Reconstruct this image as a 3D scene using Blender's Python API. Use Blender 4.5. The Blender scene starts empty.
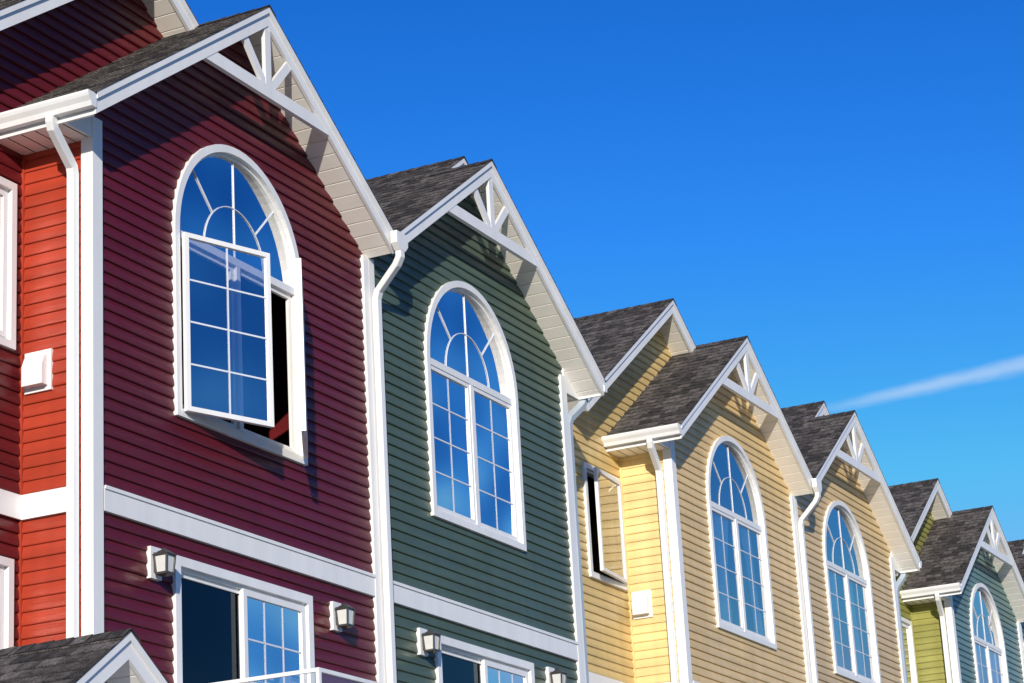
import bpy, math
from mathutils import Vector, Matrix
R2D=math.radians
# ---------------------------------------------------------------- dimensions (metres)
W=4.5; P=12.1166; R=P/2-W
OV=0.34; EV=0.405; ZP=11.377; M=0.682; ZE=ZP-M*(W/2+EV)
DD=0.683; ZM=11.837; YM=DD-0.305
ZB0,ZB1=6.285,6.485
AW=1.042; ZW0,ZW1=7.296,10.01; ZS=ZW1-AW
FH=0.19
# ---------------------------------------------------------------- materials
def newmat(name):
    m=bpy.data.materials.new(name); m.use_nodes=True
    nt=m.node_tree; nt.nodes.clear()
    out=nt.nodes.new('ShaderNodeOutputMaterial')
    return m,nt,out
def principled(name,col,rough=.5,spec=.5,var=.12,scale=3.0,bump=0.0,metal=0.0,streak=False,dirt=0.0):
    m,nt,out=newmat(name)
    b=nt.nodes.new('ShaderNodeBsdfPrincipled')
    b.inputs['Roughness'].default_value=rough; b.inputs['Specular IOR Level'].default_value=spec
    b.inputs['Metallic'].default_value=metal
    tc=nt.nodes.new('ShaderNodeTexCoord'); mp=nt.nodes.new('ShaderNodeMapping')
    if streak: mp.inputs['Scale'].default_value=(.35,.35,3.0)
    nt.links.new(tc.outputs['Object'],mp.inputs['Vector'])
    n=nt.nodes.new('ShaderNodeTexNoise'); n.inputs['Scale'].default_value=scale; n.inputs['Detail'].default_value=6
    nt.links.new(mp.outputs[0],n.inputs['Vector'])
    r=nt.nodes.new('ShaderNodeMapRange'); r.inputs['From Min'].default_value=.3; r.inputs['From Max'].default_value=.7
    r.inputs['To Min'].default_value=1-var; r.inputs['To Max'].default_value=1+var
    nt.links.new(n.outputs['Fac'],r.inputs['Value'])
    fac=r.outputs[0]
    if dirt>0:
        mp2=nt.nodes.new('ShaderNodeMapping'); mp2.inputs['Scale'].default_value=(6,6,.35); nt.links.new(tc.outputs['Object'],mp2.inputs['Vector'])
        nd=nt.nodes.new('ShaderNodeTexNoise'); nd.inputs['Scale'].default_value=1.0; nd.inputs['Detail'].default_value=5; nt.links.new(mp2.outputs[0],nd.inputs['Vector'])
        rd=nt.nodes.new('ShaderNodeMapRange'); rd.inputs['From Min'].default_value=.35; rd.inputs['From Max'].default_value=.7; rd.inputs['To Min'].default_value=1.0; rd.inputs['To Max'].default_value=1-dirt
        nt.links.new(nd.outputs['Fac'],rd.inputs['Value'])
        mu=nt.nodes.new('ShaderNodeMath'); mu.operation='MULTIPLY'; nt.links.new(fac,mu.inputs[0]); nt.links.new(rd.outputs[0],mu.inputs[1]); fac=mu.outputs[0]
    mx=nt.nodes.new('ShaderNodeVectorMath'); mx.operation='SCALE'; mx.inputs[0].default_value=col[:3]
    nt.links.new(fac,mx.inputs['Scale'])
    nt.links.new(mx.outputs[0],b.inputs['Base Color'])
    n2=nt.nodes.new('ShaderNodeTexNoise'); n2.inputs['Scale'].default_value=1.3; n2.inputs['Detail'].default_value=4
    nt.links.new(tc.outputs['Object'],n2.inputs['Vector'])
    r2=nt.nodes.new('ShaderNodeMapRange'); r2.inputs['To Min'].default_value=max(0,rough-.12); r2.inputs['To Max'].default_value=min(1,rough+.12)
    nt.links.new(n2.outputs['Fac'],r2.inputs['Value']); nt.links.new(r2.outputs[0],b.inputs['Roughness'])
    if bump>0:
        n3=nt.nodes.new('ShaderNodeTexNoise'); n3.inputs['Scale'].default_value=9; n3.inputs['Detail'].default_value=5
        nt.links.new(mp.outputs[0],n3.inputs['Vector'])
        bp=nt.nodes.new('ShaderNodeBump'); bp.inputs['Strength'].default_value=bump; bp.inputs['Distance'].default_value=.02
        nt.links.new(n3.outputs['Fac'],bp.inputs['Height']); nt.links.new(bp.outputs[0],b.inputs['Normal'])
    nt.links.new(b.outputs[0],out.inputs[0])
    return m
def siding_mat(name,col,spec=.38): return principled(name,col,rough=.40,spec=spec,var=.14,scale=2.0,bump=.35,streak=True,dirt=.12)
WHITE=principled('white_vinyl',(.82,.82,.81),rough=.4,var=.035,scale=1.2,dirt=.07)
PIPE=principled('shaded_white_downspout',(.42,.48,.54),rough=.45,var=.05,dirt=.08)  # white pipe with its bluish shade put into the colour
GRID=principled('white_window_grid',(.66,.71,.80),rough=.5,var=.02)
SOFF=principled('soffit_vinyl',(.95,.91,.83),rough=.5,var=.03,dirt=.05)
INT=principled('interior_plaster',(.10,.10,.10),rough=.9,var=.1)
CURT=principled('curtain_linen',(.96,.96,.96),rough=.95,var=.02,scale=5)
PEWT=principled('pewter_metal',(.10,.10,.10),rough=.4,metal=.6,var=.15)
FROST=principled('frosted_lamp_glass',(.62,.62,.60),rough=.2,var=.05)
CONC=principled('foundation_concrete',(.38,.37,.35),rough=.9,var=.15,bump=.4)
def shingle_mat():
    m,nt,out=newmat('asphalt_shingles')
    b=nt.nodes.new('ShaderNodeBsdfPrincipled'); b.inputs['Roughness'].default_value=.92; b.inputs['Specular IOR Level'].default_value=.25
    uv=nt.nodes.new('ShaderNodeUVMap'); uv.uv_map='UVMap'
    br=nt.nodes.new('ShaderNodeTexBrick'); br.offset=.37; br.inputs['Scale'].default_value=1
    br.inputs['Brick Width'].default_value=.17; br.inputs['Row Height'].default_value=.14
    br.inputs['Mortar Size'].default_value=.004; br.inputs['Mortar Smooth'].default_value=.2
    br.inputs['Color1'].default_value=(.040,.036,.034,1); br.inputs['Color2'].default_value=(.140,.124,.114,1)
    br.inputs['Mortar'].default_value=(.03,.03,.03,1); br.inputs['Bias'].default_value=-.1
    nt.links.new(uv.outputs[0],br.inputs['Vector'])
    def noise(sc,d):
        n=nt.nodes.new('ShaderNodeTexNoise'); n.inputs['Scale'].default_value=sc; n.inputs['Detail'].default_value=d
        nt.links.new(uv.outputs[0],n.inputs['Vector']); 
        r=nt.nodes.new('ShaderNodeMapRange'); r.inputs['From Min'].default_value=.3; r.inputs['From Max'].default_value=.7; r.inputs['To Min'].default_value=.45; r.inputs['To Max'].default_value=1.55
        nt.links.new(n.outputs['Fac'],r.inputs['Value']); return n,r.outputs[0]
    n,a=noise(70,3); _,c=noise(14,3)
    m1=nt.nodes.new('ShaderNodeMath'); m1.operation='MULTIPLY'; nt.links.new(a,m1.inputs[0]); nt.links.new(c,m1.inputs[1])
    sc=nt.nodes.new('ShaderNodeVectorMath'); sc.operation='SCALE'; nt.links.new(br.outputs['Color'],sc.inputs[0]); nt.links.new(m1.outputs[0],sc.inputs['Scale'])
    nt.links.new(sc.outputs[0],b.inputs['Base Color'])
    bp=nt.nodes.new('ShaderNodeBump'); bp.inputs['Strength'].default_value=.7; bp.inputs['Distance'].default_value=.012
    nt.links.new(n.outputs['Fac'],bp.inputs['Height']); nt.links.new(bp.outputs[0],b.inputs['Normal'])
    nt.links.new(b.outputs[0],out.inputs[0]); return m
SHING=shingle_mat()
def glass_mat(name,fac,tint,trans,bump=.3,dist=.04):
    m,nt,out=newmat(name)
    g=nt.nodes.new('ShaderNodeBsdfGlossy'); g.inputs['Roughness'].default_value=.012; g.inputs['Color'].default_value=(*tint,1)
    t=nt.nodes.new('ShaderNodeBsdfTransparent'); t.inputs['Color'].default_value=(*trans,1)
    tc=nt.nodes.new('ShaderNodeTexCoord'); n=nt.nodes.new('ShaderNodeTexNoise'); n.inputs['Scale'].default_value=1.1; n.inputs['Detail'].default_value=0
    nt.links.new(tc.outputs['Object'],n.inputs['Vector'])
    bp=nt.nodes.new('ShaderNodeBump'); bp.inputs['Strength'].default_value=bump; bp.inputs['Distance'].default_value=dist
    nt.links.new(n.outputs['Fac'],bp.inputs['Height']); nt.links.new(bp.outputs[0],g.inputs['Normal'])
    lw=nt.nodes.new('ShaderNodeFresnel'); lw.inputs['IOR'].default_value=1.5
    r=nt.nodes.new('ShaderNodeMapRange'); r.inputs['From Min'].default_value=.04; r.inputs['From Max'].default_value=.6
    r.inputs['To Min'].default_value=fac; r.inputs['To Max'].default_value=1
    nt.links.new(lw.outputs[0],r.inputs['Value'])
    mx=nt.nodes.new('ShaderNodeMixShader'); nt.links.new(r.outputs[0],mx.inputs[0])
    nt.links.new(t.outputs[0],mx.inputs[1]); nt.links.new(g.outputs[0],mx.inputs[2])
    nt.links.new(mx.outputs[0],out.inputs[0]); return m
GLASS=glass_mat('window_glass',.64,(1,1,1),(.92,.96,.98),bump=.9,dist=.09)
GLASSR=glass_mat('open_sash_glass',.56,(1,1,1),(.94,.97,1.0),bump=.6,dist=.06)
GLASSB=glass_mat('lightly_coated_window_glass',.24,(1,1,1),(1,1,1))
GLASSD=glass_mat('dark_screened_glass',.02,(.4,.5,.6),(.08,.09,.10))
# ---------------------------------------------------------------- mesh builder
class MB:
    def __init__(s): s.v=[]; s.f=[]; s.uv=[]
    def poly(s,pts,uv=None):
        i=len(s.v); s.v+= [tuple(p) for p in pts]; s.f.append(tuple(range(i,i+len(pts))))
        s.uv.append(uv if uv else [(0,0)]*len(pts))
    def box(s,x0,x1,y0,y1,z0,z1):
        c=[(x0,y0,z0),(x1,y0,z0),(x1,y1,z0),(x0,y1,z0),(x0,y0,z1),(x1,y0,z1),(x1,y1,z1),(x0,y1,z1)]
        for f in ((0,1,5,4),(1,2,6,5),(2,3,7,6),(3,0,4,7),(4,5,6,7),(3,2,1,0)): s.poly([c[k] for k in f])
    def prism(s,pts,y0,y1):
        s.poly([(x,y0,z) for x,z in pts]); s.poly([(x,y1,z) for x,z in reversed(pts)])
        n=len(pts)
        for i in range(n):
            a=pts[i]; b=pts[(i+1)%n]
            s.poly([(a[0],y0,a[1]),(a[0],y1,a[1]),(b[0],y1,b[1]),(b[0],y0,b[1])])
    def ring(s,o,i_,y0,y1):
        n=len(o)
        for k in range(n):
            j=(k+1)%n
            a,b,c,d=o[k],o[j],i_[j],i_[k]
            s.poly([(p[0],y0,p[1]) for p in (a,b,c,d)])
            s.poly([(p[0],y1,p[1]) for p in (d,c,b,a)])
            s.poly([(a[0],y0,a[1]),(a[0],y1,a[1]),(b[0],y1,b[1]),(b[0],y0,b[1])])
            s.poly([(d[0],y0,d[1]),(c[0],y0,c[1]),(c[0],y1,c[1]),(d[0],y1,d[1])])
    def tube(s,pts,w,d):
        P_=[Vector(p) for p in pts]; rings=[]
        for i,p in enumerate(P_):
            t=((P_[i]-P_[i-1]).normalized() if i>0 else Vector((0,0,0)))+((P_[i+1]-P_[i]).normalized() if i<len(P_)-1 else Vector((0,0,0)))
            t.normalize()
            a=Vector((1,0,0)); a=(a-t*a.dot(t)).normalized(); b=t.cross(a)
            k=.18
            rings.append([tuple(p+a*u*w/2+b*v*d/2) for u,v in ((-1,-1+k),(-1,1-k),(-1+k,1),(1-k,1),(1,1-k),(1,-1+k),(1-k,-1),(-1+k,-1))])
        for r0,r1 in zip(rings,rings[1:]):
            for i in range(8):
                j=(i+1)%8; s.poly([r0[i],r0[j],r1[j],r1[i]])
        s.poly(rings[0]); s.poly(rings[-1][::-1])
    def obj(s,name,mat,parent=None,label=None,loc=(0,0,0),rotz=0,smooth=False):
        me=bpy.data.meshes.new(name); me.from_pydata(s.v,[],s.f); me.materials.append(mat)
        ul=me.uv_layers.new(name='UVMap'); k=0
        for f in s.uv:
            for q in f: ul.data[k].uv=q; k+=1
        if smooth:
            for p in me.polygons: p.use_smooth=True
        me.update()
        o=bpy.data.objects.new(name,me); bpy.context.scene.collection.objects.link(o)
        o.location=loc; o.rotation_euler=(0,0,rotz)
        if parent: o.parent=parent
        if label: o['label']=label
        return o
# ---------------------------------------------------------------- lap siding sheet with a rounded (dutch-lap) profile
CH=.105; CD=.0175
PROF=[(0,.72),(.06,.93),(.16,1.0),(.45,.80),(.70,.42),(.86,.12),(1.0,0)]
def prof(t):
    for (a,x),(b,y) in zip(PROF,PROF[1:]):
        if t<=b: return x+(y-x)*(t-a)/(b-a)
    return 0
def siding(b,mp,zbot,ztop,L,Rr,crit=(),holes=()):
    z=zbot; eps=1e-5
    allcrit=set(crit)
    for h in holes:
        allcrit|={h['z0'],h['z1']}|set(h.get('lv',()))
    while z<ztop-1e-4:
        zc0=z; zc1=min(z+CH,ztop)
        lv=sorted({zc0,zc1}|{c for c in allcrit if zc0<c<zc1}|{zc0+CH*t for t,_ in PROF[1:-1] if zc0+CH*t<zc1})
        dz=lambda q: CD*prof((q-zc0)/CH)
        for za,zb in zip(lv,lv[1:]):
            zm=(za+zb)/2
            act=[h for h in holes if h['z0']<=zm<=h['z1']]
            act.sort(key=lambda h:h['l'](zm))
            def edges(q):
                e=[L(q)]
                for h in act: e+=[h['l'](q),h['r'](q)]
                return e+[Rr(q)]
            ea,eb=edges(za+eps),edges(zb-eps)
            for i in range(0,len(ea),2):
                a0,a1,b0,b1=ea[i],ea[i+1],eb[i],eb[i+1]
                if a1-a0<=1e-4 and b1-b0<=1e-4: continue
                if b1<b0: b0=b1=(b0+b1)/2
                if a1<a0: a0=a1=(a0+a1)/2
                b.poly([mp(a0,za,dz(za)),mp(a1,za,dz(za)),mp(b1,zb,dz(zb)),mp(b0,zb,dz(zb))])
                if za==zc0: b.poly([mp(a0,za,0),mp(a1,za,0),mp(a1,za+.001,dz(za)),mp(a0,za+.001,dz(za))])
        z=zc1
def rect_hole(x0,x1,z0,z1): return dict(z0=z0,z1=z1,l=lambda q:x0,r=lambda q:x1)
def arch_hole(c,a,z0,zs):
    lv=[zs]+[zs+a*math.sin(k*math.pi/2/16) for k in range(1,17)]
    f=lambda q:(a if q<=zs else math.sqrt(max(0,a*a-(q-zs)**2)))
    return dict(z0=z0,z1=zs+a,l=lambda q:c-f(q),r=lambda q:c+f(q),lv=lv)
# ---------------------------------------------------------------- shingle slope
def slope(b,c,xe,zp,y0,y1,thick=.010):
    sg=1 if xe>c else -1; run=abs(xe-c)+.03; k=math.sqrt(1+M*M); Ls=run*k; n=int(math.ceil(Ls/.14)); hs=Ls/n
    def pt(s,y,d):
        return (c+sg*(s/k)+sg*d*M/k, y, zp-M*s/k+d/k)
    for i in range(n):
        s0,s1=i*hs,(i+1)*hs
        uv=lambda y,s:(y+i*.031,-s*.14/hs)
        b.poly([pt(s0,y0,0),pt(s0,y1,0),pt(s1,y1,thick),pt(s1,y0,thick)],[uv(y0,s0),uv(y1,s0),uv(y1,s1),uv(y0,s1)])
        b.poly([pt(s1,y0,thick),pt(s1,y1,thick),pt(s1,y1,0),pt(s1,y0,0)],[uv(y0,s1-.01),uv(y1,s1-.01),uv(y1,s1),uv(y0,s1)])
        b.poly([pt(s0,y0,0),pt(s1,y0,thick),pt(s1,y0,-.004),pt(s0,y0,-.004)],[uv(y0,s0),uv(y0,s1),uv(y0,s1),uv(y0,s0)])
    b.poly([pt(0,y0,-.004),pt(0,y1,-.004),pt(Ls,y1,-.004),pt(Ls,y0,-.004)])
def ridge_cap(b,c,zp,y0,y1):
    y=y0; k=math.sqrt(1+M*M); i=0
    while y<y1:
        ye=min(y+.16,y1)
        for sg in(-1,1):
            s=.13
            b.poly([(c,y,zp+.022),(c,ye,zp+.015),(c+sg*s/k,ye,zp+.015-M*s/k),(c+sg*s/k,y,zp+.022-M*s/k)],[(y+i*.3,0),(ye+i*.3,0),(ye+i*.3,.12),(y+i*.3,.12)])
            b.poly([(c,y,zp+.022),(c+sg*s/k,y,zp+.022-M*s/k),(c+sg*s/k,y,zp+.010-M*s/k),(c,y,zp+.010)])
        y=ye; i+=1
def rake(bf,bs,c,xe,zp,yf,yw):
    sg=1 if xe>c else -1
    zt=lambda x: zp-M*abs(x-c)
    bf.prism([(c,zt(c)-.008),(xe,zt(xe)-.008),(xe,zt(xe)-FH),(c,zt(c)-FH)],yf,yf+.03)
    bf.prism([(c,zt(c)-.006),(xe,zt(xe)-.006),(xe,zt(xe)-.062),(c,zt(c)-.062)],yf-.018,yf-.002)
    x=c; st=.135; g=.011; gd=.014
    while abs(x-c)<abs(xe-c)-1e-4:
        xn=x+sg*st
        if abs(xn-c)>abs(xe-c): xn=xe
        xm=x+sg*min(g,abs(xn-x))
        za=lambda q,dz=0: zt(q)-FH+.008+dz
        bs.poly([(xm,yf+.03,za(xm)),(xn,yf+.03,za(xn)),(xn,yw,za(xn)),(xm,yw,za(xm))])
        bs.poly([(x,yf+.03,za(x,gd)),(xm,yf+.03,za(xm,gd)),(xm,yw,za(xm,gd)),(x,yw,za(x,gd))])
        bs.poly([(xm,yf+.03,za(xm,gd)),(xm,yf+.03,za(xm)),(xm,yw,za(xm)),(xm,yw,za(xm,gd))])
        bs.poly([(x,yf+.03,za(x,gd)),(x,yf+.03,za(x)),(x,yw,za(x)),(x,yw,za(x,gd))])
        x=xn
# ---------------------------------------------------------------- windows
def rr(x0,x1,z0,z1): return [(x0,z0),(x1,z0),(x1,z1),(x0,z1)]
def sash_obj(par,hx,y,w,z0,z1,nc,nr,rot,flip=False,fr=.042,label=None,glass=None,mt=.0075):
    b=MB(); g=MB(); s=-1 if flip else 1
    xs=sorted((0,s*w)); b.ring(rr(xs[0],xs[1],z0,z1),rr(xs[0]+fr,xs[1]-fr,z0+fr,z1-fr),-.022,.02)
    gx0,gx1,gz0,gz1=xs[0]+fr,xs[1]-fr,z0+fr,z1-fr
    b.obj('sash',WHITE,par,label,(hx,y,0),rot)
    if nc>1 or nr>1:
        q=MB()
        for i in range(1,nc):
            x=gx0+(gx1-gx0)*i/nc; q.box(x-mt,x+mt,-.008,-.0055,gz0,gz1)
        for j in range(1,nr):
            z=gz0+(gz1-gz0)*j/nr; q.box(gx0,gx1,-.009,-.0045,z-mt,z+mt)
        q.obj('window_grid',GRID,par,None,(hx,y,0),rot)
    g.poly([(gx0-.005,-.003,gz0-.005),(gx1+.005,-.003,gz0-.005),(gx1+.005,-.003,gz1+.005),(gx0-.005,-.003,gz1+.005)])
    g.obj('glass_pane',glass or GLASS,par,None,(hx,y,0),rot)
def curtain(par,x0,x1,y,z0,z1,amp=.02,mat=None,lean=0.0,narrow=0.0):
    b=MB(); n=max(6,int((x1-x0)/.02)); nz=12
    def row(t):
        k=1-narrow*math.sin(math.pi*t)**2; sh=lean*(t-.5)
        return [(x0+sh+(x1-x0)*((1-k)/2+k*i/n), y+amp*math.sin(i*.95)+.4*amp*math.sin(i*.37+1),z0+(z1-z0)*t) for i in range(n+1)]
    rows=[row(j/nz) for j in range(nz+1)]
    for r0,r1 in zip(rows,rows[1:]):
        for i in range(n): b.poly([r0[i],r0[i+1],r1[i+1],r1[i]])
    b.obj('curtain',mat or CURT,par,smooth=True)
def arch_pts(c,a,z0,zs,n=32):
    return [(c-a,z0),(c+a,z0)]+[(c+a*math.cos(t*math.pi/n),zs+a*math.sin(t*math.pi/n)) for t in range(n+1)]
def arched_window(house,c,openw=False,curt=None,label=None,glass=None):
    b=MB(); T=.07
    b.ring(arch_pts(c,AW,ZW0,ZS),arch_pts(c,AW-T,ZW0+T,ZS),-.046,.07)
    win=b.obj('window',WHITE,house,label or 'tall arched white window with two casements')
    f=MB(); a=AW-T+.002; fr=.028
    f.ring(arch_pts(c,a,ZW0+T-.002,ZS),arch_pts(c,a-fr,ZW0+T+fr,ZS),-.005,.065)
    zt=ZS-.03
    f.box(c-a+fr-.003,c+a-fr+.003,-.012,.06,zt-.035,zt+.035)
    f.box(c-.028,c+.028,-.010,.058,ZW0+T+fr-.003,zt-.033)
    f.obj('frame',WHITE,win)
    f=MB(); R0=a-fr; n=24; m_=.0042; ya,yb=.020,.0275
    r=R0*.52
    po=[(c+(r+m_)*math.cos(math.pi*k/n),zt+.03+(r+m_)*math.sin(math.pi*k/n)) for k in range(n+1)]
    pi_=[(c+(r-m_)*math.cos(math.pi*k/n),zt+.03+(r-m_)*math.sin(math.pi*k/n)) for k in range(n+1)]
    for k in range(n):
        f.poly([(p[0],ya,p[1]) for p in (po[k],po[k+1],pi_[k+1],pi_[k])])
        f.poly([(po[k][0],ya,po[k][1]),(po[k][0],yb,po[k][1]),(po[k+1][0],yb,po[k+1][1]),(po[k+1][0],ya,po[k+1][1])])
        f.poly([(pi_[k][0],ya,pi_[k][1]),(pi_[k][0],yb,pi_[k][1]),(pi_[k+1][0],yb,pi_[k+1][1]),(pi_[k+1][0],ya,pi_[k+1][1])])
    for ang in (45,90,135):
        t=R2D(ang); d=(math.cos(t),math.sin(t)); nn=(-d[1]*m_,d[0]*m_)
        r0=r if ang!=90 else 0.0
        p=[(c+d[0]*q,zt+.03+d[1]*q) for q in (r0,R0+.015)]
        f.prism([(p[0][0]+nn[0],p[0][1]+nn[1]),(p[0][0]-nn[0],p[0][1]-nn[1]),(p[1][0]-nn[0],p[1][1]-nn[1]),(p[1][0]+nn[0],p[1][1]+nn[1])],ya-.0015,yb+.001)
    f.obj('window_grid',GRID,win)
    g=MB(); pts=[(c+(R0+.01)*math.cos(math.pi*k/n),zt+.03+(R0+.03)*math.sin(math.pi*k/n)*.992) for k in range(n+1)]
    g.poly([(x,.030,z) for x,z in pts]); g.obj('glass_pane',glass or GLASS,win)
    w=a-fr-.028; z0,z1=ZW0+T+fr,zt-.035
    if openw:
        sash_obj(win,c-a+.012,-.072,w+.01,ZW0+.045,z1+.02,2,4,-R2D(19),False,label='open casement sash',glass=GLASSR)
        sash_obj(win,c+a-.012,-.072,w+.01,ZW0+.045,z1+.02,2,4,R2D(30),True,label='open casement sash',glass=GLASSR)
        for xa,xb in ((c-a+fr+.01,c-.035),(c+.035,c+a-fr-.01)):
            q=MB(); q.ring(rr(xa,xb,z0,z1),rr(xa+.045,xb-.045,z0+.045,z1-.045),.020,.050); q.obj('screen_frame',WHITE,win)
    else:
        sash_obj(win,c-a+fr,.02,w,z0,z1,2,4,0,False,glass=glass)
        sash_obj(win,c+a-fr,.02,w,z0,z1,2,4,0,True,glass=glass)
    if curt:
        for q in curt: curtain(win,c+q[0],c+q[1],.085,q[2],q[3],mat=(q[4] if len(q)>4 and q[4] else None),lean=(q[5] if len(q)>5 else 0),narrow=(q[6] if len(q)>6 else 0))
    return win
def rect_window(house,x0,x1,z0,z1,yw,name='window',T=.065):
    b=MB(); b.ring(rr(x0,x1,z0,z1),rr(x0+T,x1-T,z0+T,z1-T),yw-.044,yw+.08)
    win=b.obj(name,WHITE,house)
    f=MB(); e=T-.002; fr=.028
    f.ring(rr(x0+e,x1-e,z0+e,z1-e),rr(x0+e+fr,x1-e-fr,z0+e+fr,z1-e-fr),yw-.005,yw+.075)
    f.obj('frame',WHITE,win)
    return win,(x0+e+fr,x1-e-fr,z0+e+fr,z1-e-fr)
def wall_lamp(house,x,z):
    b=MB(); b.box(x-.075,x+.075,-.048,-.005,z-.13,z+.13)
    L=b.obj('wall_lamp',WHITE,house,'pewter lantern wall lamp on a white mounting block')
    m=MB(); k=.9
    m.box(x-.04,x+.04,-.062,-.049,z-.08,z+.08)
    m.tube([(x,-.058,z+.05),(x,-.085,z+.075),(x,-.125,z+.085)],.016,.016)
    cy=-.128
    def fr(w0,za,w1,zb):
        w0*=k; w1*=k; za=z+za*k; zb=z+zb*k
        q0=[(x-w0,cy-w0,za),(x+w0,cy-w0,za),(x+w0,cy+w0,za),(x-w0,cy+w0,za)]
        q1=[(x-w1,cy-w1,zb),(x+w1,cy-w1,zb),(x+w1,cy+w1,zb),(x-w1,cy+w1,zb)]
        for i in range(4):
            j=(i+1)%4; m.poly([q0[i],q0[j],q1[j],q1[i]])
        m.poly(q0[::-1]); m.poly(q1)
    fr(.074,.052,.079,.066); fr(.079,.0661,.026,.105); fr(.022,.1051,.012,.125)
    fr(.060,-.118,.064,-.098); fr(.022,-.135,.054,-.1181)
    for sx in(-1,1):
        for sy in(-1,1):
            m.tube([(x+sx*.050,cy+sy*.050,z-.09),(x+sx*.060,cy+sy*.060,z+.05)],.015,.015)
    m.obj('lantern_frame',PEWT,L)
    g=MB()
    q0=[(x+a*.044,cy+c*.044,z-.088) for a,c in((-1,-1),(1,-1),(1,1),(-1,1))]; q1=[(x+a*.054,cy+c*.054,z+.048) for a,c in((-1,-1),(1,-1),(1,1),(-1,1))]
    for i in range(4):
        j=(i+1)%4; g.poly([q0[i],q0[j],q1[j],q1[i]])
    g.obj('lamp_shade',FROST,L)
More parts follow.
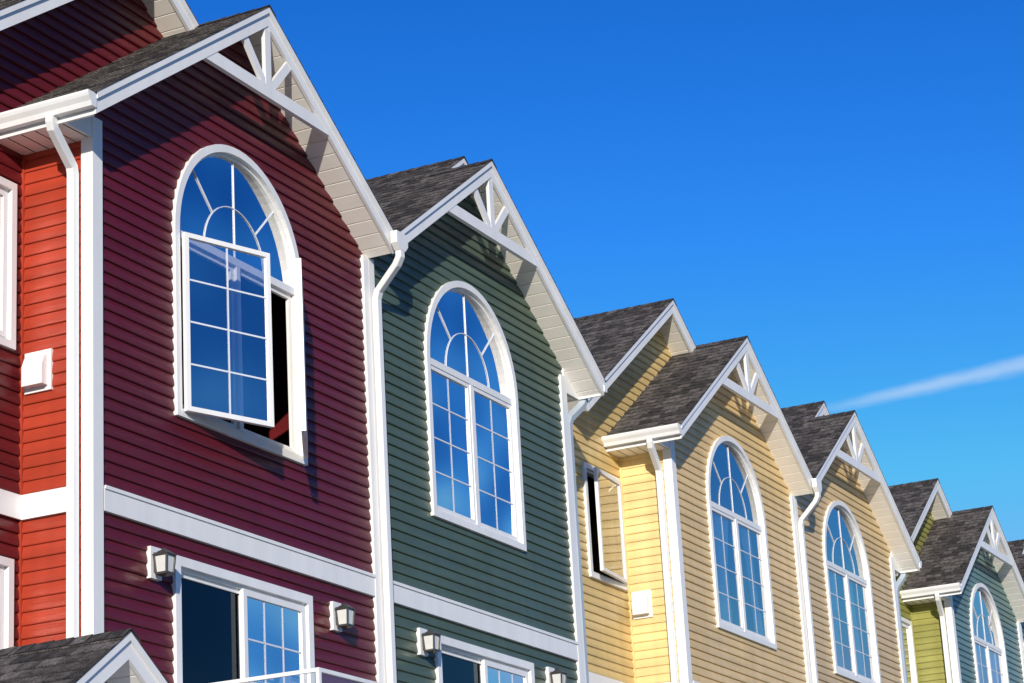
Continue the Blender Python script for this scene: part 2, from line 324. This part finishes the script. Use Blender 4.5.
# ---------------------------------------------------------------- one house
def house(idx,x0,side,bay,rec,sidem,label,openw=False,curt=None,recess_open=False,glass=None):
    H=bpy.data.objects.new('house',None); H.location=(x0,0,0); bpy.context.scene.collection.objects.link(H)
    H['label']=label; H['category']='house'; H['group']='row of colourful townhouses'
    c=W/2; wc=c-.07; mc=(W-R)/2 if side<0 else (W+R)/2
    ux0,ux1=(-R,W) if side<0 else (0,W+R)
    zt=lambda x: ZP-M*abs(x-c); zmn=lambda x: ZM-M*abs(x-mc)
    b=MB(); top=ZP-FH+.02
    xl=lambda q: max(0.003,c-max(0,(top-q))/M); xr=lambda q: min(W-.003,c+max(0,(top-q))/M)
    door=(1.08,3.24,3.95,6.10)
    siding(b,lambda s,z,d:(s,-d,z),.3,top,xl,xr,[top-M*c],[arch_hole(wc,AW-.04,ZW0+.04,ZS),rect_hole(door[0]+.03,door[1]-.03,door[2],door[3]-.03)])
    b.obj('wall',bay,H,'horizontal lap siding on the projecting gabled bay')
    b=MB()
    if side<0: siding(b,lambda s,z,d:(-d,s,z),.3,9.60,lambda q:0,lambda q:DD)
    else: siding(b,lambda s,z,d:(W+d,s,z),.3,9.60,lambda q:0,lambda q:DD)
    b.obj('wall',sidem,H,'side return of the bay in bright lap siding')
    b=MB(); tm=ZM-FH+.02; tb=ZP-.10
    bayh=dict(z0=0,z1=tb,l=lambda q:max(0,c-(tb-q)/M),r=lambda q:min(W,c+(tb-q)/M),lv=[tb-M*c])
    if side<0: rw=(-1.19,-.13)
    else: rw=(W+.13,W+1.19)
    hs=[bayh,rect_hole(rw[0]+.03,rw[1]-.03,7.69,9.05),rect_hole(rw[0]+.03,rw[1]-.03,4.4,5.92)]
    siding(b,lambda s,z,d:(s,DD-d,z),.3,tm,lambda q:max(ux0+.004,mc-(tm-q)/M),lambda q:min(ux1-.004,mc+(tm-q)/M),[tm-M*(mc-ux0)],hs)
    b.obj('wall',rec,H,'recessed main wall in lap siding')
    b=MB()
    for xx in (ux0+.006,ux1-.006):
        b.poly([(xx,DD+.002,0),(xx,9,0),(xx,9,9.72),(xx,DD+.002,9.72)])
    xs=W-.006 if side<0 else .006
    b.poly([(xs,.002,0),(xs,DD,0),(xs,DD,9.72),(xs,.002,9.72)])
    b.poly([(ux0+.006,9,0),(ux1-.006,9,0),(ux1-.006,9,zmn(ux1)-.05),(mc,9,ZM-.05),(ux0+.006,9,zmn(ux0)-.05)])
    b.obj('wall',rec,H,'plain outer walls')
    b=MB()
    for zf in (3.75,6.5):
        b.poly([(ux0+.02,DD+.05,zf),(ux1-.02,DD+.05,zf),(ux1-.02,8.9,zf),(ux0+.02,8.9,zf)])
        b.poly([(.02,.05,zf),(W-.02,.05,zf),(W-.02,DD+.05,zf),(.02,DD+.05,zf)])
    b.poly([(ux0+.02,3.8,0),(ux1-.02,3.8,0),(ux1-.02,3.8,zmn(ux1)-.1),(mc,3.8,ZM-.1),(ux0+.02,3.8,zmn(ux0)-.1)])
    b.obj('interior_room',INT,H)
    b=MB(); b.box(.01,W-.01,.01,DD+.2,0,.3); b.box(ux0+.01,ux1-.01,DD+.01,9,0,.298); b.obj('foundation',CONC,H)
    # roof
    b=MB()
    be0,be1=(-EV,W) if side<0 else (0,W+EV)
    for xe in (be0,be1): slope(b,c,xe,ZP,-OV-.021,8.98)
    ridge_cap(b,c,ZP,-OV-.023,8.97)
    for xe in (ux0,ux1): slope(b,mc,xe,ZM,YM-.021,9.0)
    ridge_cap(b,mc,ZM,YM-.023,8.99)
    roof=b.obj('roof',SHING,H,'dark charcoal asphalt shingle gable roof')
    bf=MB(); bs=MB(); bs2=MB()
    for xe in (be0,be1): rake(bf,bs,c,xe,ZP,-OV,0)
    for xe in (ux0+.003,ux1-.003): rake(bf,bs2,mc,xe,ZM,YM,DD)
    s=-1 if side<0 else 1; xe=be0 if side<0 else be1; xw=0 if side<0 else W
    x1,x2=sorted((xe,xe-s*.025)); bf.box(x1,x2,-OV+.032,DD-.01,ZE-FH+.0,ZE-.02)
    bf.prism([(xe-s*.026,ZE-FH+.003),(xw,ZE-FH+.003),(xw,ZE-FH+.02+M*EV),(xe-s*.026,ZE-FH+.02)],-.03,-.002)
    zq=ZE-FH+.004; n=5
    for k in range(n):
        ya=(DD-.005)*k/n; yb=(DD-.005)*(k+1)/n
        bs.poly([(xe-s*.02,ya+.012,zq),(xw,ya+.012,zq),(xw,yb,zq),(xe-s*.02,yb,zq)])
        bs.poly([(xe-s*.02,ya,zq+.014),(xw,ya,zq+.014),(xw,ya+.012,zq+.014),(xe-s*.02,ya+.012,zq+.014)])
    bf.obj('fascia',WHITE,roof); bs.obj('soffit',SOFF,roof); bs2.obj('soffit',SOFF,roof)
    g=MB()
    pf=[(xe+s*(.003+u),ZE-.022+v) for u,v in ((0,0),(0,-.12),(.065,-.12),(.078,-.08),(.105,-.045),(.115,-.02),(.115,0))]
    g.prism(pf,-OV-.01,DD-.004)
    g.obj('gutter',WHITE,roof)
    t=MB(); yb0,yb1=-OV+.004,-OV+.050
    zb=ZP-.84; hh=.062
    xh=(ZP-(zb+hh)-FH)/M+.10; xh2=(ZP-(zb-hh)-FH)/M+.10
    t.prism([(c-xh2,zb-hh),(c+xh2,zb-hh),(c+xh,zb+hh),(c-xh,zb+hh)],yb0,yb1)
    t.box(c-.048,c+.048,yb0+.004,yb1-.004,zb+hh-.002,ZP-FH+.03)
    for sg in(-1,1):
        p0=Vector((c+sg*.05,zb+hh-.01)); p1=Vector((c+sg*.40,ZP-M*.40-FH+.05)); d=(p1-p0).normalized(); nn=Vector((-d[1],d[0]))*.043
        t.prism([tuple(p0+nn),tuple(p0-nn),tuple(p1-nn),tuple(p1+nn)],yb0+.007,yb1-.007)
    t.obj('gable_truss',WHITE,H,'white decorative fan truss in the gable peak')
    b=MB(); q=.036
    b.box(.12,W-.10,-q,.0,ZB0,ZB1)
    b.box(.12,W-.10,-q-.012,-q+.001,ZB1-.025,ZB1+.004)
    if side<0: b.box(-q,0,.12,DD-q,ZB0,ZB1); b.box(ux0+.01,-.001,DD-q,DD,ZB0+.001,ZB1-.001)
    else: b.box(W,W+q,.12,DD-q,ZB0,ZB1); b.box(W+.001,ux1-.01,DD-q,DD,ZB0+.001,ZB1-.001)
    b.obj('band_trim',WHITE,H,'white horizontal band board between storeys')
    b=MB()
    if side<0: b.box(-.034,.100,-.040,.075,.3,9.56); b.box(W-.10,W-.004,-.042,.0,.3,zt(W)-FH+.02)
    else: b.box(W-.105,W+.034,-.040,.075,.3,9.56); b.box(.004,.11,-.042,.0,.3,zt(0)-FH+.02)
    b.obj('corner_trim',WHITE,H)
    b=MB()
    if side<0: b.box(-.03,-.0,DD-.03,DD,.3,9.4)
    else: b.box(W,W+.03,DD-.03,DD,.3,9.4)
    b.obj('corner_trim',sidem,H)
    b=MB()
    if side<0: b.tube([(-EV-.045,.06,ZE-.13),(-EV-.045,.06,ZE-.18),(-EV-.02,.065,ZE-.23),(-.105,.115,ZE-.44),(-.086,.118,ZE-.50),(-.086,.118,.1)],.085,.070)
    else: b.tube([(W+EV+.045,-.06,ZE-.13),(W+EV+.045,-.06,ZE-.20),(W+EV+.01,-.045,ZE-.26),(W+.17,.01,ZE-.46),(W+.14,.02,ZE-.54),(W+.14,.02,.1)],.085,.085)
    b.obj('downspout',WHITE if side<0 else PIPE,H)
    if side>0:
        zv=ZP-M*W/2
        b=MB(); b.prism([(-.11,zv-.0),(.11,zv-.0),(.11,zv-.12),(.05,zv-.18),(-.05,zv-.18),(-.11,zv-.12)],-OV-.09,-OV-.021)
        b.tube([(0,-OV-.055,zv-.17),(0,-OV-.055,zv-.24),(.01,-OV-.01,zv-.31),(.06,-.11,zv-.52),(.062,-.084,zv-.60),(.062,-.084,.1)],.085,.065)
        b.obj('downspout',WHITE,H,'white downspout dropping from the valley between two gables')
    arched_window(H,wc,openw,curt,glass=glass)
    win,(a0,a1,b0,b1)=rect_window(H,rw[0],rw[1],7.66,9.08,DD)
    if recess_open:
        sash_obj(win,a1+.01,DD-.068,(a1-a0)+.02,b0-.02,b1+.02,1,1,R2D(5),True,label='slightly open sash',glass=GLASSB)
    else:
        sash_obj(win,a0,DD+.01,(a1-a0)/2,b0,b1,1,1,0)
        sash_obj(win,a1,DD+.01,(a1-a0)/2,b0,b1,1,1,0,True)
    win,(a0,a1,b0,b1)=rect_window(H,rw[0],rw[1],4.37,5.95,DD)
    sash_obj(win,a0,DD+.01,(a1-a0),b0,b1,2,2,0)
    win,(a0,a1,b0,b1)=rect_window(H,*door,0,name='patio_door',T=.08)
    win['label']='white sliding glass patio door'
    m=(a0+a1)/2
    sash_obj(win,a0,.045,m-a0+.03,b0,b1,1,1,0,fr=.04,glass=GLASSD)
    sash_obj(win,m-.03,.0,a1-m+.03,b0,b1,3,5,0,fr=.055)
    wall_lamp(H,.80,5.98); wall_lamp(H,3.66,5.98)
    xw2=0 if side<0 else W
    b=MB(); yv=.50; zc=7.48
    def hx(d): return xw2+s*d
    x1_,x2_=sorted((hx(0),hx(.03))); b.box(x1_,x2_,yv-.13,yv+.13,zc-.17,zc+.17)
    pr=[(.03,zc+.13),(.075,zc+.11),(.11,zc+.03),(.11,zc-.13),(.03,zc-.13)]
    A=[(hx(d),yv-.10,z) for d,z in pr]; B=[(hx(d),yv+.10,z) for d,z in pr]
    b.poly(A); b.poly(B[::-1])
    for k in range(5):
        j=(k+1)%5; b.poly([A[k],B[k],B[j],A[j]])
    b.obj('vent_hood',WHITE,H,'white louvred vent hood on the side wall')
    b=MB(); bx0,bx1,by=1.37,4.3,-1.18; zr=5.07
    if side>0: bx0,bx1=.2,3.13
    b.box(bx0-.05,bx1+.05,by-.05,-.04,3.72,3.92)
    for xx in (bx0,bx1):
        b.box(xx-.015,xx+.015,by+.016,-.04,zr-.032,zr-.001); b.box(xx-.015,xx+.015,by+.03,-.04,4.0,4.05)
        b.box(xx-.018,xx+.018,by-.018,by+.015,3.92,zr-.033)
        b.box(xx-.06,xx+.06,by-.06,by+.06,0.0,3.72)
    b.box(bx0-.015,bx1+.015,by-.015,by+.015,zr-.032,zr); b.box(bx0+.05,bx1-.05,by-.015,by+.015,4.0,4.05)
    b.obj('balcony',WHITE,H,'white railed balcony on posts')
    g=MB(); g.poly([(bx0+.03,by,4.05),(bx1-.03,by,4.05),(bx1-.03,by,zr-.035),(bx0+.03,by,zr-.035)])
    for xx in (bx0,bx1): g.poly([(xx,by+.03,4.05),(xx,-.05,4.05),(xx,-.05,zr-.035),(xx,by+.03,zr-.035)])
    g.obj('balcony_glass',BGLASS,H)
    return H
BGLASS=glass_mat('balcony_clear_glass',.02,(.9,.95,1),(.95,.97,.98))
BURG=siding_mat('burgundy_siding',(.112,.0098,.0185),.30); RED=siding_mat('red_siding',(.40,.048,.022)); RED2=siding_mat('dimmed_red_siding',(.125,.0105,.014),.3)  # recess red is darkened to carry the weaker light on that wall
GREEN=siding_mat('green_siding',(.076,.116,.083),.30); GREEN2=siding_mat('green_return_siding',(.08,.12,.085))
YEL=siding_mat('yellow_siding',(.73,.52,.24)); YEL2=siding_mat('bright_yellow_siding',(.80,.61,.28)); YEL3=siding_mat('ochre_yellow_siding',(.66,.48,.20))
TAN=siding_mat('tan_siding',(.66,.48,.24)); TEAL=siding_mat('teal_siding',(.12,.215,.205)); LIME=siding_mat('olive_lime_siding',(.29,.28,.075))
a_,b_=7.33,8.93
h1=house(0,0,-1,BURG,RED2,RED,'burgundy lap-sided townhouse with open arched window and porch roof',True,None)
h2=house(1,W,1,GREEN,GREEN,GREEN2,'dark green lap-sided townhouse with closed arched window',False,None)
h3=house(2,P,-1,YEL,YEL3,YEL2,'yellow lap-sided townhouse with curtained arched window',False,[(-.70,-.20,a_,b_,None,0.15,.4),(.0,.25,a_,b_,None,.1,.2),(.50,.85,a_,b_,None,-.25,.35)],True,glass=GLASSB)
h4=house(3,P+W,1,TAN,TAN,TAN,'tan lap-sided townhouse with white arched window',False,[(-.65,-.30,a_,b_,None,.1,.3),(.20,.65,a_,b_,None,-.25,.35)],glass=GLASSB)
h5=house(4,2*P,-1,TEAL,LIME,LIME,'teal townhouse with lime side wall and arched window',False,[(-.7,-.3,a_,b_,None,0,.4),(.3,.8,a_,b_,None,0,.4)],glass=GLASSB)
h6=house(5,2*P+W,1,TEAL,TEAL,TEAL,'teal lap-sided townhouse at the far end of the row')
pc=-1.56; pz=4.90; pe=1.45; py=-1.43
b=MB()
for xe in (pc-pe,pc+pe): slope(b,pc,xe,pz,py-.021,DD)
ridge_cap(b,pc,pz,py-.023,DD)
porch=b.obj('porch_roof',SHING,h1,'small shingled gable roof over the entry porch')
bf=MB(); bs=MB()
for xe in (pc-pe,pc+pe): rake(bf,bs,pc,xe,pz,py,py+.3)
bf.obj('fascia',WHITE,porch); bs.obj('soffit',SOFF,porch)
b=MB(); tp=pz-FH
b.prism([(pc-pe+.1,tp-M*(pe-.1)),(pc+pe-.1,tp-M*(pe-.1)),(pc,tp)],py+.3,py+.33); b.obj('gable_panel',WHITE,porch)
for xa in (pc-pe+.05,pc+pe-.2):
    b=MB(); b.box(xa,xa+.15,py+.14,py+.29,0,tp-M*pe+.1); b.obj('porch_post',WHITE,porch)
# ---------------------------------------------------------------- ground
GR=principled('grass_ground',(.07,.10,.035),rough=.95,var=.3,scale=.8,bump=.5)
ASPH=principled('asphalt_road',(.06,.06,.062),rough=.9,var=.15,scale=5,bump=.4)
PAVE=principled('concrete_pavement',(.42,.40,.37),rough=.9,var=.12,scale=2)
LINE=principled('road_paint',(.75,.75,.72),rough=.7,var=.08)
def sheet(name,x0,x1,y0,y1,z,mat,z0=None):
    b=MB()
    if z0 is None: b.poly([(x0,y0,z),(x1,y0,z),(x1,y1,z),(x0,y1,z)])
    else: b.box(x0,x1,y0,y1,z0,z)
    o=b.obj(name,mat); o['kind']='structure'; return o
sheet('ground',-3000,3000,-3000,3000,-.004,GR)
sheet('driveway_bounce',-10,40,-4.4,-.05,.10,PAVE,-.1)  # unseen pale apron, added to bounce fill light up at the facades
sheet('pavement',-120,200,-6.0,-4.4,.12,PAVE,-.1)
sheet('road',-120,200,-13.5,-6.0,.0,ASPH)
sheet('pavement',-120,200,-15.1,-13.5,.12,PAVE,-.1)
b=MB(); x=-60
while x<140: b.poly([(x,-9.8,.004),(x+3,-9.8,.004),(x+3,-9.68,.004),(x,-9.68,.004)]); x+=9
o=b.obj('road_marking',LINE); o['kind']='structure'
# ---------------------------------------------------------------- camera
cx,cy,cz,yaw,pit,rol,F=-14.9457,-10.7977,1.7,1.1267,.3067,-.0573,2406.75
cyw,sy=math.cos(yaw),math.sin(yaw); cp,sp=math.cos(pit),math.sin(pit)
fwd=Vector((sy*cp,cyw*cp,sp)); right=Vector((cyw,-sy,0)); up=right.cross(fwd)
c_,s_=math.cos(rol),math.sin(rol)
r2=c_*right+s_*up; u2=-s_*right+c_*up
cam=bpy.data.cameras.new('camera'); co=bpy.data.objects.new('camera',cam); bpy.context.scene.collection.objects.link(co)
mt=Matrix.Identity(4)
for i in range(3): mt[i][0]=r2[i]; mt[i][1]=u2[i]; mt[i][2]=-fwd[i]; mt[i][3]=(cx,cy,cz)[i]
co.matrix_world=mt; cam.sensor_width=36; cam.lens=F/1024*36; cam.clip_end=20000; cam.clip_start=.1
bpy.context.scene.camera=co
# ---------------------------------------------------------------- vapour trail
def ray(u,v): return (r2*(u-512)/F-u2*(v-341.5)/F+fwd)
m,nt,out=newmat('thin_cloud')
d=nt.nodes.new('ShaderNodeEmission'); d.inputs['Color'].default_value=(.75,.87,1,1); d.inputs['Strength'].default_value=.95  # emission stands in for sunlight on the trail
t=nt.nodes.new('ShaderNodeBsdfTransparent'); uv=nt.nodes.new('ShaderNodeUVMap'); uv.uv_map='UVMap'
sx=nt.nodes.new('ShaderNodeSeparateXYZ'); nt.links.new(uv.outputs[0],sx.inputs[0])
mpn=nt.nodes.new('ShaderNodeMapping'); mpn.inputs['Scale'].default_value=(7,1.6,1); nt.links.new(uv.outputs[0],mpn.inputs['Vector'])
n=nt.nodes.new('ShaderNodeTexNoise'); n.inputs['Scale'].default_value=1.5; n.inputs['Detail'].default_value=6; nt.links.new(mpn.outputs[0],n.inputs['Vector'])
def mth(op,a,b_):
    q=nt.nodes.new('ShaderNodeMath'); q.operation=op
    for k,x_ in enumerate((a,b_)):
        if isinstance(x_,(int,float)): q.inputs[k].default_value=x_
        elif x_ is not None: nt.links.new(x_,q.inputs[k])
    return q.outputs[0]
vv=mth('ABSOLUTE',mth('SUBTRACT',sx.outputs[1],.5),None); vv=mth('MULTIPLY',vv,2)
vv=mth('ADD',vv,mth('MULTIPLY',mth('SUBTRACT',n.outputs['Fac'],.5),.5))
fall=nt.nodes.new('ShaderNodeMapRange'); fall.interpolation_type='SMOOTHSTEP'; fall.inputs['From Min'].default_value=.85; fall.inputs['From Max'].default_value=0
nt.links.new(vv,fall.inputs['Value'])
al=nt.nodes.new('ShaderNodeMapRange'); al.interpolation_type='SMOOTHSTEP'; al.inputs['From Max'].default_value=.40; al.inputs['To Max'].default_value=.40; nt.links.new(sx.outputs[0],al.inputs['Value'])
a=mth('MULTIPLY',fall.outputs[0],al.outputs[0])
mx=nt.nodes.new('ShaderNodeMixShader'); nt.links.new(a,mx.inputs[0]); nt.links.new(t.outputs[0],mx.inputs[1]); nt.links.new(d.outputs[0],mx.inputs[2]); nt.links.new(mx.outputs[0],out.inputs[0])
b=MB(); C=Vector((cx,cy,cz)); D_=6000
N=12; A0=(775,421); A1=(1150,336)
for i in range(N):
    q=[]
    for k in (i,i+1):
        f_=k/N; u=A0[0]+(A1[0]-A0[0])*f_; v=A0[1]+(A1[1]-A0[1])*f_; hw=8+12*f_
        q.append((tuple(C+ray(u,v+hw)*D_),tuple(C+ray(u,v-hw)*D_),f_))
    b.poly([q[0][0],q[1][0],q[1][1],q[0][1]],[(q[0][2],0),(q[1][2],0),(q[1][2],1),(q[0][2],1)])
o=b.obj('vapor_trail',m); o['label']='thin white vapour trail high in the blue sky'; o['category']='cloud'
# ---------------------------------------------------------------- light
s=Vector((-.86,-.43,.29)).normalized()
L=bpy.data.lights.new('sun','SUN'); L.energy=4.8; L.angle=R2D(.5); L.color=(1,.92,.80)
lo=bpy.data.objects.new('sun',L); bpy.context.scene.collection.objects.link(lo); lo.rotation_euler=s.to_track_quat('Z','Y').to_euler()
w=bpy.data.worlds.new('World'); bpy.context.scene.world=w; w.use_nodes=True; nt=w.node_tree; nt.nodes.clear()
sky=nt.nodes.new('ShaderNodeTexSky'); sky.sky_type='NISHITA'; sky.sun_disc=False
sky.sun_elevation=math.asin(s.z); sky.sun_rotation=math.atan2(s.x,s.y); sky.dust_density=.2; sky.ozone_density=3.5; sky.air_density=1.0; sky.altitude=300
hs=nt.nodes.new('ShaderNodeHueSaturation'); hs.inputs['Saturation'].default_value=1.25; nt.links.new(sky.outputs[0],hs.inputs['Color'])
STR=.12
sep=nt.nodes.new('ShaderNodeSeparateColor'); nt.links.new(hs.outputs[0],sep.inputs[0])
cmb=nt.nodes.new('ShaderNodeCombineColor')
for i,(k,e_,cap) in enumerate(((7.6,2.0,.26),(2.85,1.8,.50),(1.85,1.45,.90))):
    a=mth('MULTIPLY',sep.outputs[i],STR); a=mth('POWER',mth('MAXIMUM',a,0.0),e_); a=mth('MULTIPLY',a,k); a=mth('MINIMUM',a,cap); a=mth('DIVIDE',a,STR)
    nt.links.new(a,cmb.inputs[i])
bg=nt.nodes.new('ShaderNodeBackground'); bg.inputs['Strength'].default_value=STR; nt.links.new(cmb.outputs[0],bg.inputs['Color'])
wo=nt.nodes.new('ShaderNodeOutputWorld'); nt.links.new(bg.outputs[0],wo.inputs[0])
sc=bpy.context.scene; sc.view_settings.view_transform='Standard'; sc.view_settings.look='None'; sc.view_settings.exposure=0
